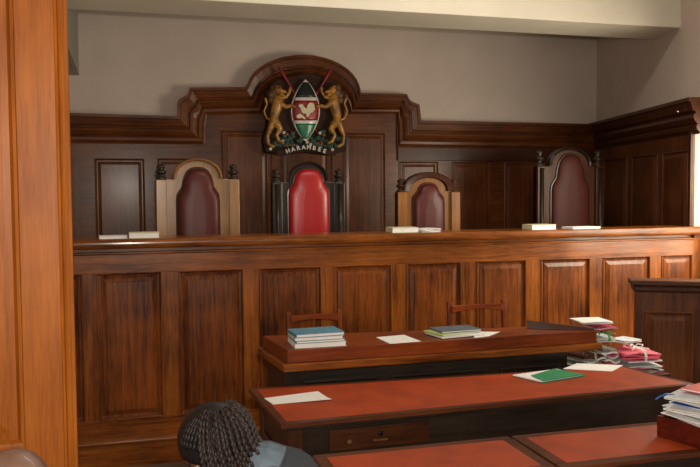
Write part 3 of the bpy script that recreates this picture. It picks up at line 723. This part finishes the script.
# bundle on right end of the desk
sb = empty('side_stand', (3.03, 4.42, FZ), 'small dark wooden stand holding tied bundles, beside the raised desk', 'stand')
zst = .66
box('stand_top', 'dark_x', sb, 2.63, 3.26, 4.22, 4.62, zst-.03, zst, .004)
for x in (2.64, 3.21):
    for y in (4.23, 4.57): box('leg', 'dark_z', sb, x, x+.04, y, y+.04, FZ, zst-.03, .003)
zq = zst+.001
ragged('file_bundle', 2.745, 4.40, zq, .16, .22, .12, 6, ['olive_bundle', 'paper_grey', 'olive_bundle', 'dark_maroon_leather', 'paper'], 'drab grey and white paper bundle tucked under the end of the raised desk', 'bundle', 9, 5, .010, tie='olive_bundle')
colx, coly = 2.885, 4.41
ragged('file_bundle', 2.915, coly, zq, .10, .18, .150, -4, ['paper', 'olive_bundle', 'paper_grey', 'magenta_cover'], 'mixed white and grey bundle between the drab bundle and the bright pink file', 'bundle', 10, 9, .004)
ragged('file_bundle', colx, coly, zd-.094, .12, .18, .022, -8, ['paper', 'paper_grey', 'paper'], 'white bundle with green tape, second below the topmost magenta file', 'bundle', 5, 8, .004, tie='green_tape')
ragged('file_bundle', colx-.005, coly+.01, zd-.022, .14, .18, .017, 5, ['magenta_cover', 'pink_cover', 'paper', 'magenta_cover'], 'magenta and pink file lying directly under the topmost white papers', 'bundle', 5, 11, .003)
ragged('paper_pile', colx-.045, coly+.03, zd+.016, .20, .19, .014, -6, ['paper', 'paper', 'paper_grey'], 'white papers topmost of the pile at the right end of the raised desk', 'papers', 4, 13, .010)
ragged('file_bundle', 3.115, 4.36, zq, .21, .24, .050, -6, ['magenta_cover', 'paper_grey', 'olive_bundle', 'paper_grey'], 'dark lower bundle under the bright pink tied file', 'bundle', 6, 21, .008)
ragged('file_bundle', 3.105, 4.37, zq+.073, .23, .24, .050, -12, ['paper', 'magenta_cover', 'pink_cover', 'pink_cover', 'pink_cover'], 'bright pink file tied with white ribbon beside the witness stand', 'bundle', 5, 23, .008, tie='paper')
ragged('paper_pile', 3.08, 4.45, zq+.172, .15, .15, .014, 14, ['paper', 'paper_grey'], 'crumpled white papers lying on the bright pink tied file', 'papers', 4, 25, .008)
# on the long table
zt2 = .781
quad([(264, 398.5), (318, 391.5), (331.5, 400.5), (273, 404.5)], zt2, .002, 'paper_sheet', 'paper', 'white sheet with curled corner on the left of the long red table', 'paper', curl=.006)
quad([(577, 363.5), (623, 365.5), (612, 371.5), (563, 369)], zt2, .002, 'paper_sheet', 'paper', 'white sheet at the back right of the long red table', 'paper')
gq = [PZ(x, y, zt2) for x, y in ((543, 383.2), (585, 376.5), (559, 370.3), (514, 376.5))]
gf = empty('green_folder', sum(gq, Vector())/4, 'bright green folder with white pages on the long red table', 'folder')
gf.location.z = zt2; org[gf.name] = gf.location.copy()
MB().prism(gq, (0, 0, .004)).build('back_cover', 'green_cover', gf)
c_ = sum(gq, Vector())/4
MB().prism([c_+(p_-c_)*.97+Vector((-.012, .004, .004)) for p_ in gq], (0, 0, .006)).build('pages', 'paper', gf)
tq = [gq[0], gq[1], gq[2]+(gq[3]-gq[2])*.12, gq[3]+(gq[0]-gq[3])*.35+(gq[1]-gq[0])*.16]
MB().prism([p_+Vector((0, 0, .0105)) for p_ in tq], (0, 0, .003)).build('front_cover', 'green_cover', gf)

# mahogany tray on the nearest right table with papers on it
ty0 = 2.62
a = PZ(656.5, 436, .781); tz0, tz1 = .781, .868
tr = empty('mahogany_tray', (a.x+.22, a.y+.02, .781), 'dark red mahogany box holding a heap of documents at the right edge', 'tray')
D1 = (PZ(700, 449, .781)-a).normalized(); D2 = Vector((-D1.y, D1.x, 0))
if D2.y < 0: D2 = -D2
tw, td = .42, .30
def tb(u0, u1, v0, v1, z0, z1): return MB().obox(a+D1*u0+D2*v0+Vector((0, 0, z0-.781)), D1*(u1-u0), D2*(v1-v0), Vector((0, 0, z1-z0)))
tb(0, tw, 0, td, tz0, tz0+.010).build('base', 'mahogany_x', tr, .002)
for u0_, u1_, v0, v1 in ((0, tw, 0, .012), (0, tw, td-.012, td), (0, .012, .012, td-.012), (tw-.012, tw, .012, td-.012)):
    tb(u0_, u1_, v0, v1, tz0+.010, tz1).build('side_board', 'mahogany_x', tr, .003)
tb(.012, tw-.012, .012, td-.012, tz1-.014, tz1-.006).build('lid', 'mahogany_x', tr, .002)
pc = a+D1*.205+D2*.14; rr_ = math.degrees(math.atan2(D1.y, D1.x))
zp = tz1+.001
hp = [('document', 'paper', .020, 'white document lowest in the heap on the mahogany box', ['paper', 'paper_grey', 'paper']),
      ('document', 'x', .020, 'grey edged document second from the bottom of the heap on the mahogany box', ['paper_grey', 'paper', 'paper']),
      ('document', 'x', .018, 'blue covered document in the middle of the heap on the mahogany box', ['paper', 'royal_blue', 'paper']),
      ('document', 'x', .018, 'white document just under the red folder on the mahogany box', ['paper', 'paper_grey', 'paper'])]
for i, (nm, _, t_, lb, ms) in enumerate(hp):
    ragged(nm, pc.x+.012*((i*7) % 3-1), pc.y+.01*(i % 2), zp, .36-.01*i, .25, t_, rr_+(-5, 6, -3, 9)[i], ms, lb, 'papers', 5, 31+i, .008); zp += t_*1.30+.002
book('red_folder', pc.x+.05, pc.y+.02, zp+.001, .30, .22, .010, rr_+4, 'red_cover', 'bright red folder on top of the heap on the mahogany box', 'folder')
s0 = a+D1*.02+D2*.10+Vector((0, 0, tz1-.781+.055))
tag(MB().tube([PY(655.5, 399.5, 2.70), PY(660, 396.5, 2.70), PY(666, 394, 2.71), PY(674, 394, 2.74)], .0035, 6).build('blue_ribbon', 'royal_blue'), 'blue ribbon end sticking out left of the document heap', 'ribbon')

# ------------------------------------------------------------------ people
def skin_mesh(joints, edges, radii, sub=2, root=0):
    me = bpy.data.meshes.new('tmp'); me.from_pydata(joints, edges, []); ob = bpy.data.objects.new('tmp', me); col.objects.link(ob)
    sk = ob.modifiers.new('s', 'SKIN'); sk.use_smooth_shade = True
    for i, v in enumerate(me.skin_vertices[0].data): v.radius = (radii[i], radii[i]) if not isinstance(radii[i], tuple) else radii[i]; v.use_root = (i == root)
    sb_ = ob.modifiers.new('u', 'SUBSURF'); sb_.levels = sub; sb_.render_levels = sub
    d = bpy.context.evaluated_depsgraph_get(); m2 = bpy.data.meshes.new_from_object(ob.evaluated_get(d))
    bpy.data.objects.remove(ob); mb = MB(); mb.add([v.co.copy() for v in m2.vertices], [tuple(p_.vertices) for p_ in m2.polygons], True); return mb
def fuse(mb, name, mat, parent, vox=.006):
    ob = mb.build(name, mat, parent)
    rm = ob.modifiers.new('r', 'REMESH'); rm.mode = 'VOXEL'; rm.voxel_size = vox; rm.use_smooth_shade = True
    s_ = ob.modifiers.new('sm', 'SMOOTH'); s_.iterations = 4; s_.factor = .5
    d = bpy.context.evaluated_depsgraph_get(); m2 = bpy.data.meshes.new_from_object(ob.evaluated_get(d))
    ob.modifiers.clear(); ob.data = m2
    if not m2.materials: m2.materials.append(MAT[mat])
    for p_ in m2.polygons: p_.use_smooth = True
    return ob
def person(hx, hy, ztop, facing, lean, nod, hs, label, skin, top, tilt=0, hunch=None):
    """seated figure; head centre below ztop; facing = heading in degrees (0 = +Y, 90 = -X)"""
    fy = R(facing); Fv = Vector((-math.sin(fy), math.cos(fy), 0)); Rv = Vector((Fv.y, -Fv.x, 0)); Z = Vector((0, 0, 1))
    HC = Vector((hx, hy, ztop-.115*hs))
    neck = HC-Fv*(.03+.05*math.sin(R(nod)))-Z*.10
    chest = Vector(neck)-Z*.10-Fv*.05
    if hunch: neck = HC-Fv*.085-Z*.055; chest = HC-Fv*hunch[0]-Z*hunch[1]
    pel = Vector((hx, hy, 0))-Fv*(.10+lean); pel.z = FZ+.52
    j = [pel, pel+Z*.14+Fv*.02, (pel+chest)/2+Z*.04-Fv*.02, chest-Z*.04, neck-Z*.015, HC-Fv*.02]
    rd = [(.15, .12), (.145, .11), (.15, .11), (.14, .105), .058, .05]
    e = [(0, 1), (1, 2), (2, 3), (3, 4), (4, 5)]
    hands = []; arms_ = []
    for s_ in (-1, 1):
        b0 = len(j)
        shd = chest+Rv*s_*.17-Z*.005*1; el = shd+Rv*s_*.05+Fv*.10-Z*.27; wr = el+Fv*.22-Rv*s_*.06-Z*.02; pm = wr+Fv*.07-Z*.01
        j += [shd, el, wr, pm]; rd += [.060, .045, .030, .042]; e += [(3, b0), (b0, b0+1), (b0+1, b0+2), (b0+2, b0+3)]
        hands.append((pm, s_)); arms_.append((shd, el, wr))
        b0 = len(j)
        hip = pel+Rv*s_*.10; kn = hip+Fv*.42+Rv*s_*.03; an = kn-Z*.42-Fv*.03; an.z = FZ+.085; toe = an+Fv*.16; toe.z = FZ+.04
        j += [hip, kn, an, toe]; rd += [.095, .062, .042, .032]; e += [(0, b0), (b0, b0+1), (b0+1, b0+2), (b0+2, b0+3)]
    body = skin_mesh(j, e, rd, 2)
    # fingers and thumbs, slightly curled
    for pm, s_ in hands:
        for k in range(4):
            o_ = pm+Rv*((k-1.5)*.019)-Fv*.01; l = (.070, .080, .076, .060)[k]
            body.tube([o_-Fv*.035, o_+Fv*l*.45, o_+Fv*l*.8-Z*.010, o_+Fv*l*.98-Z*.026], [.011, .010, .0095, .0085], 7)
        o_ = pm-Rv*s_*.026-Fv*.02; body.tube([o_, o_-Rv*s_*.025+Fv*.025-Z*.004, o_-Rv*s_*.028+Fv*.055-Z*.014], [.012, .0105, .008], 7)
    # head with face; local frame turned down by nod
    nd = R(nod); HF = Fv*math.cos(nd)-Z*math.sin(nd); HU = Z*math.cos(nd)+Fv*math.sin(nd)
    if tilt: HU = (HU+Rv*math.tan(R(tilt))).normalized()
    HR = HF.cross(HU).normalized()
    def L_(r_, f_, u_): return HC+HR*r_*hs+HF*f_*hs+HU*u_*hs
    def blob(c, r_, n=18, m=12):
        Ls = []
        for q_ in range(1, m):
            a_ = math.pi*q_/m; Ls.append([L_(c[0]+r_[0]*math.sin(a_)*math.cos(2*math.pi*k/n), c[1]+r_[1]*math.sin(a_)*math.sin(2*math.pi*k/n), c[2]-r_[2]*math.cos(a_)) for k in range(n)])
        body.loops(Ls, smooth=True)
    blob((0, -.012, .025), (.078, .096, .090)); blob((0, .030, -.040), (.058, .060, .072)); blob((0, .055, -.085), (.030, .030, .024))
    blob((0, .096, -.022), (.016, .020, .016)); blob((0, .088, .0), (.010, .014, .028)); blob((0, .084, -.056), (.025, .012, .007)); blob((0, .082, -.066), (.022, .012, .007))
    blob((.045, .062, -.010), (.024, .020, .014)); blob((-.045, .062, -.010), (.024, .020, .014)); blob((0, .074, .018), (.050, .016, .010))
    for s_ in (-1, 1): blob((.079*s_, -.005, -.015), (.009, .020, .031), 12, 8)
    pe_ = empty('person', Vector((pel.x, pel.y, FZ)), label, 'person')
    bo = fuse(body, 'body', skin, pe_)
    for s_ in (-1, 1):
        eb = MB(); eb.ball(L_(.031*s_, .074, .004), .0095*hs, 10, 8); eb.build('eye', 'black_hair', pe_)
    # jacket: same chain, a little fatter, cut at neck and wrists
    jj = [pel+Z*.02, pel+Z*.16+Fv*.02, (pel+chest)/2+Z*.04-Fv*.02, chest-Z*.03, (neck*.70+chest*.30) if hunch else neck-Z*.075]
    rj = [(.175, .145), (.17, .135), (.172, .132), (.158, .118), (.080, .072)]
    ee = [(0, 1), (1, 2), (2, 3), (3, 4)]
    for shd, el, wr in arms_:
        b0 = len(jj); jj += [shd, el, wr-(wr-el)*.08]; rj += [.076, .058, .042]; ee += [(3, b0), (b0, b0+1), (b0+1, b0+2)]
    jk = skin_mesh(jj, ee, rj, 2); jo = jk.build('jacket', top, pe_)
    tj = [pel, pel+Z*.10]; tr_ = [(.165, .135), (.16, .13)]; te = [(0, 1)]
    for s_ in (-1, 1):
        b0 = len(tj); hip = pel+Rv*s_*.10; kn = hip+Fv*.42+Rv*s_*.03; an = kn-Z*.36-Fv*.03; an.z = FZ+.13
        tj += [hip, kn, an]; tr_ += [.108, .078, .062]; te += [(0, b0), (b0, b0+1), (b0+1, b0+2)]
    skin_mesh(tj, te, tr_, 2).build('trousers', 'trousers', pe_)
    for s_ in (-1, 1):
        hip = pel+Rv*s_*.10; kn = hip+Fv*.42+Rv*s_*.03; an = kn-Fv*.03; an.z = FZ+.05
        sh_ = MB(); sh_.ball(an+Fv*.05, .05); Ls = []
        for f_, w_, h_ in ((-.06, .034, .05), (-.03, .042, .085), (.04, .046, .075), (.12, .046, .05), (.17, .036, .035), (.20, .018, .022)):
            c = an+Fv*f_; c.z = FZ+.001
            Ls.append([c-Rv*w_, c+Rv*w_, c+Rv*w_*.9+Z*h_*.7, c+Rv*w_*.4+Z*h_, c-Rv*w_*.4+Z*h_, c-Rv*w_*.9+Z*h_*.7])
        MB().loops(Ls, smooth=True).build('shoe', 'iron', pe_)
    return pe_, L_, HC, Fv, Rv, neck, chest
# woman with braids
hw_c = PZ(213, 436, 1.10)
wp, L_, HC, Fv, Rv, neck, chest = person(.238, 2.33, 1.180, 74, .24, 38, 1.02, 'person with long dark braids and a grey jacket, seated with head bowed', 'brown_skin', 'jacket_grey', hunch=(.215, .120))
# hair cap (cornrowed scalp)
mb = MB(); Ls = []
n, m_ = 28, 14
for q_ in range(1, m_):
    a_ = math.pi*.80*q_/m_+.02; Ls.append([])
    for k in range(n):
        b_ = 2*math.pi*k/n; gr = 1+.018*math.sin(k*math.pi)  
        front = math.sin(b_)
        lim = 1.0 if front < .2 else 1.0-.42*(front-.2)/.8
        aa = a_*lim; rr = 1.0+.012*math.sin(q_*math.pi)
        Ls[-1].append(L_(.086*math.sin(aa)*math.cos(b_)*gr, -.014+.105*math.sin(aa)*front*gr, .022+.100*math.cos(aa)))
mb.loops(Ls, smooth=True).build('hair_cap', 'black_hair', wp)
def braid(mb, pts, r_):
    """three-strand plait as beads turning around the path"""
    pts = [Vector(p) for p in pts]; out = []
    # resample
    seg = []; tot = 0
    for i in range(len(pts)-1): seg.append((tot, pts[i], pts[i+1])); tot += (pts[i+1]-pts[i]).length
    step = r_*.85; k = 0
    P_ = []
    while k*step < tot:
        s_ = k*step
        for s0_, p0, p1 in seg:
            l = (p1-p0).length
            if s_ <= s0_+l: P_.append(p0+(p1-p0)*((s_-s0_)/l)); break
        k += 1
    rad = [r_*(.60, .95, 1.08, .95)[i % 4]*(1 if i < len(P_)-3 else .6) for i in range(len(P_))]
    P2 = []
    for i, p in enumerate(P_):
        t = (P_[min(i+1, len(P_)-1)]-P_[max(i-1, 0)]).normalized(); a_ = t.cross(Vector((0.3, -.9, .3))).normalized()
        P2.append(p+a_*r_*.22*(1 if (i//2) % 2 else -1))
    if len(P2) > 3: mb.tube(P2, rad, 6)
rnd = random.Random(5); mb = MB()
camd = Vector((-.1, -1, .25)).normalized()
def bez(a_, b_, c_, d_, n=14): return [a_*(1-t)**3+b_*3*t*(1-t)**2+c_*3*t*t*(1-t)+d_*t**3 for t in [i/n for i in range(n+1)]]
def ell(al, be, k):      # al: 0 = towards the rear of the room, 90 = to the right; be: from the crown down
    a_, b_ = R(al), R(be)
    return HC+Vector((.100*k*math.sin(b_)*math.sin(a_)+.004, -.100*k*math.sin(b_)*math.cos(a_), .020+.100*k*math.cos(b_)))
for layer, (na_, k_) in enumerate(((22, 1.03), (18, 1.12), (13, 1.20))):
    for i in range(na_):
        t = (i+.5*(layer % 2))/na_; al = -38+190*t+rnd.uniform(-3, 3); b0 = 12+10*rnd.random()+(14 if al < -10 else 0)
        p = [ell(al*.8+12, b0, 1.0)]
        for be_, kk in ((32, .99), (50, 1.0), (68, 1.0), (84, 1.0)): p.append(ell(al+(be_/84)*10, be_, k_*kk+rnd.uniform(-.01, .01)))
        e_ = p[-1]; dr = Vector((.035+.085*max(0, math.sin(R(al+20)))+rnd.uniform(-.01, .02), rnd.uniform(-.02, .02), 0)); zl_ = .13+.10*rnd.random()
        p += bez(e_, e_+(p[-1]-p[-2])*.9, e_+dr*.6-Vector((0, 0, zl_*.6)), e_+dr-Vector((0, 0, zl_)), 10)[1:]
        braid(mb, p, .0066-.0006*layer)
mb.build('braids', 'braid_hair', wp)
mb = MB()
for i in range(17):
    al = -165+8.2*i; ps = []
    for k in range(10):
        t = k/9; a_, b_ = R(al+t*10), R(88-74*t)
        ps.append(HC+Vector((.099*math.sin(b_)*math.sin(a_)+.000, -.106*math.sin(b_)*math.cos(a_), .014+.108*math.cos(b_))))
    braid(mb, ps, .0058)
mb.build('cornrows', 'black_hair', wp)
# collar of a pale blue blouse
Ls = []
for k in range(0, 17):
    a_ = 2*math.pi*k/16; nx = (neck-chest).normalized(); ny = nx.cross(Rv).normalized(); c = neck*.72+chest*.28
    Ls.append([c+Rv*math.cos(a_)*r_+ny*math.sin(a_)*r_+nx*z_ for r_, z_ in ((.068, .030), (.076, .034), (.094, .0), (.100, -.05), (.090, -.055))])
MB().loops(Ls).build('collar', 'blouse_blue', wp)
# bald man
person(-.238, 1.77, 1.272, 2, .10, 14, 1.05, 'person with a closely shaved head seated in the bottom left corner', 'shaved_scalp', 'suit_dark')
# public bench they sit on
for cx, cy, lb, rot in ((.30, 2.20, 'low wooden public seat under the person with braids', 50), (-.26, 1.9, 'low wooden public seat under the person with the shaved head', 4)):
    fy = R(rot); Fv = Vector((-math.sin(fy), math.cos(fy), 0)); Rv = Vector((Fv.y, -Fv.x, 0))
PUB = [(.238, 2.33, 74, .24), (-.213, 1.77, 2, .10)]
for (hx, hy, fc, ln), lb in zip(PUB, ('plain wooden stool under the seated person with long braids', 'plain wooden stool under the seated person with the shaved head')):
    fy = R(fc); Fv = Vector((-math.sin(fy), math.cos(fy), 0)); Rv = Vector((Fv.y, -Fv.x, 0)); c = Vector((hx, hy, FZ))-Fv*(.10+ln)
    s_ = empty('stool', c, lb, 'stool')
    zs = FZ+.36
    MB().obox(c-Rv*.2-Fv*.18+Vector((0, 0, .33)), Rv*.4, Fv*.36, Vector((0, 0, .03))).build('seat', 'bench_x', s_, .006)
    for a_ in (-.17, .14):
        for b_ in (-.16, .12): MB().obox(c+Rv*a_+Fv*b_, Rv*.03, Fv*.03, Vector((0, 0, .33))).build('leg', 'bench_z', s_, .003)

# ------------------------------------------------------------------ light
def area(name, loc, to, size, sy, power, colr=(1, 1, 1), spread=None):
    l = bpy.data.lights.new(name, 'AREA'); l.shape = 'RECTANGLE'; l.size = size; l.size_y = sy; l.energy = power; l.color = colr
    if spread: l.spread = R(spread)
    o = bpy.data.objects.new(name, l); col.objects.link(o); o.location = loc; d = Vector(to)-Vector(loc); o.rotation_euler = d.to_track_quat('-Z', 'Y').to_euler(); return o
# daylight through the windows behind the photographer and through the side window
for a_, b_ in ((-2.6, -1.0), (0, 1.6), (2.3, 3.4)):
    area('window_daylight', ((a_+b_)/2, -2.95, 1.9), ((a_+b_)/2, 3, 1.6), b_-a_-.1, 1.85, 25, (1, .92, .80))
wc = C0+sd*(w0+w1)/2-sn*(.05+RC)
area('side_window_daylight', (wc+sn*.08)+Vector((0, 0, (wz0+wz1)/2)), wc+sn*2+sd*-.4+Vector((0, 0, .9)), w1-w0-.2, wz1-wz0-.2, 100, (1, .90, .70))
# the camera's own flash
area('camera_flash', (.05, .02, 1.98), (1.4, 5.6, 1.55), .14, .09, 86, (1, .90, .77))
# added fill light under the ceiling, with no lamp fitting
area('ceiling_fill', (2.2, 4.9, CZ-.08), (2.2, 4.9, 0), 2.4, .3, 38, (1, .93, .80))

wd = bpy.data.worlds.new('world'); bpy.context.scene.world = wd; wd.use_nodes = True
wd.node_tree.nodes['Background'].inputs[0].default_value = (.75, .82, .9, 1); wd.node_tree.nodes['Background'].inputs[1].default_value = .8
sc = bpy.context.scene
sc.view_settings.view_transform = 'Standard'; sc.view_settings.look = 'None'; sc.view_settings.gamma = 1; sc.view_settings.exposure = 0.0
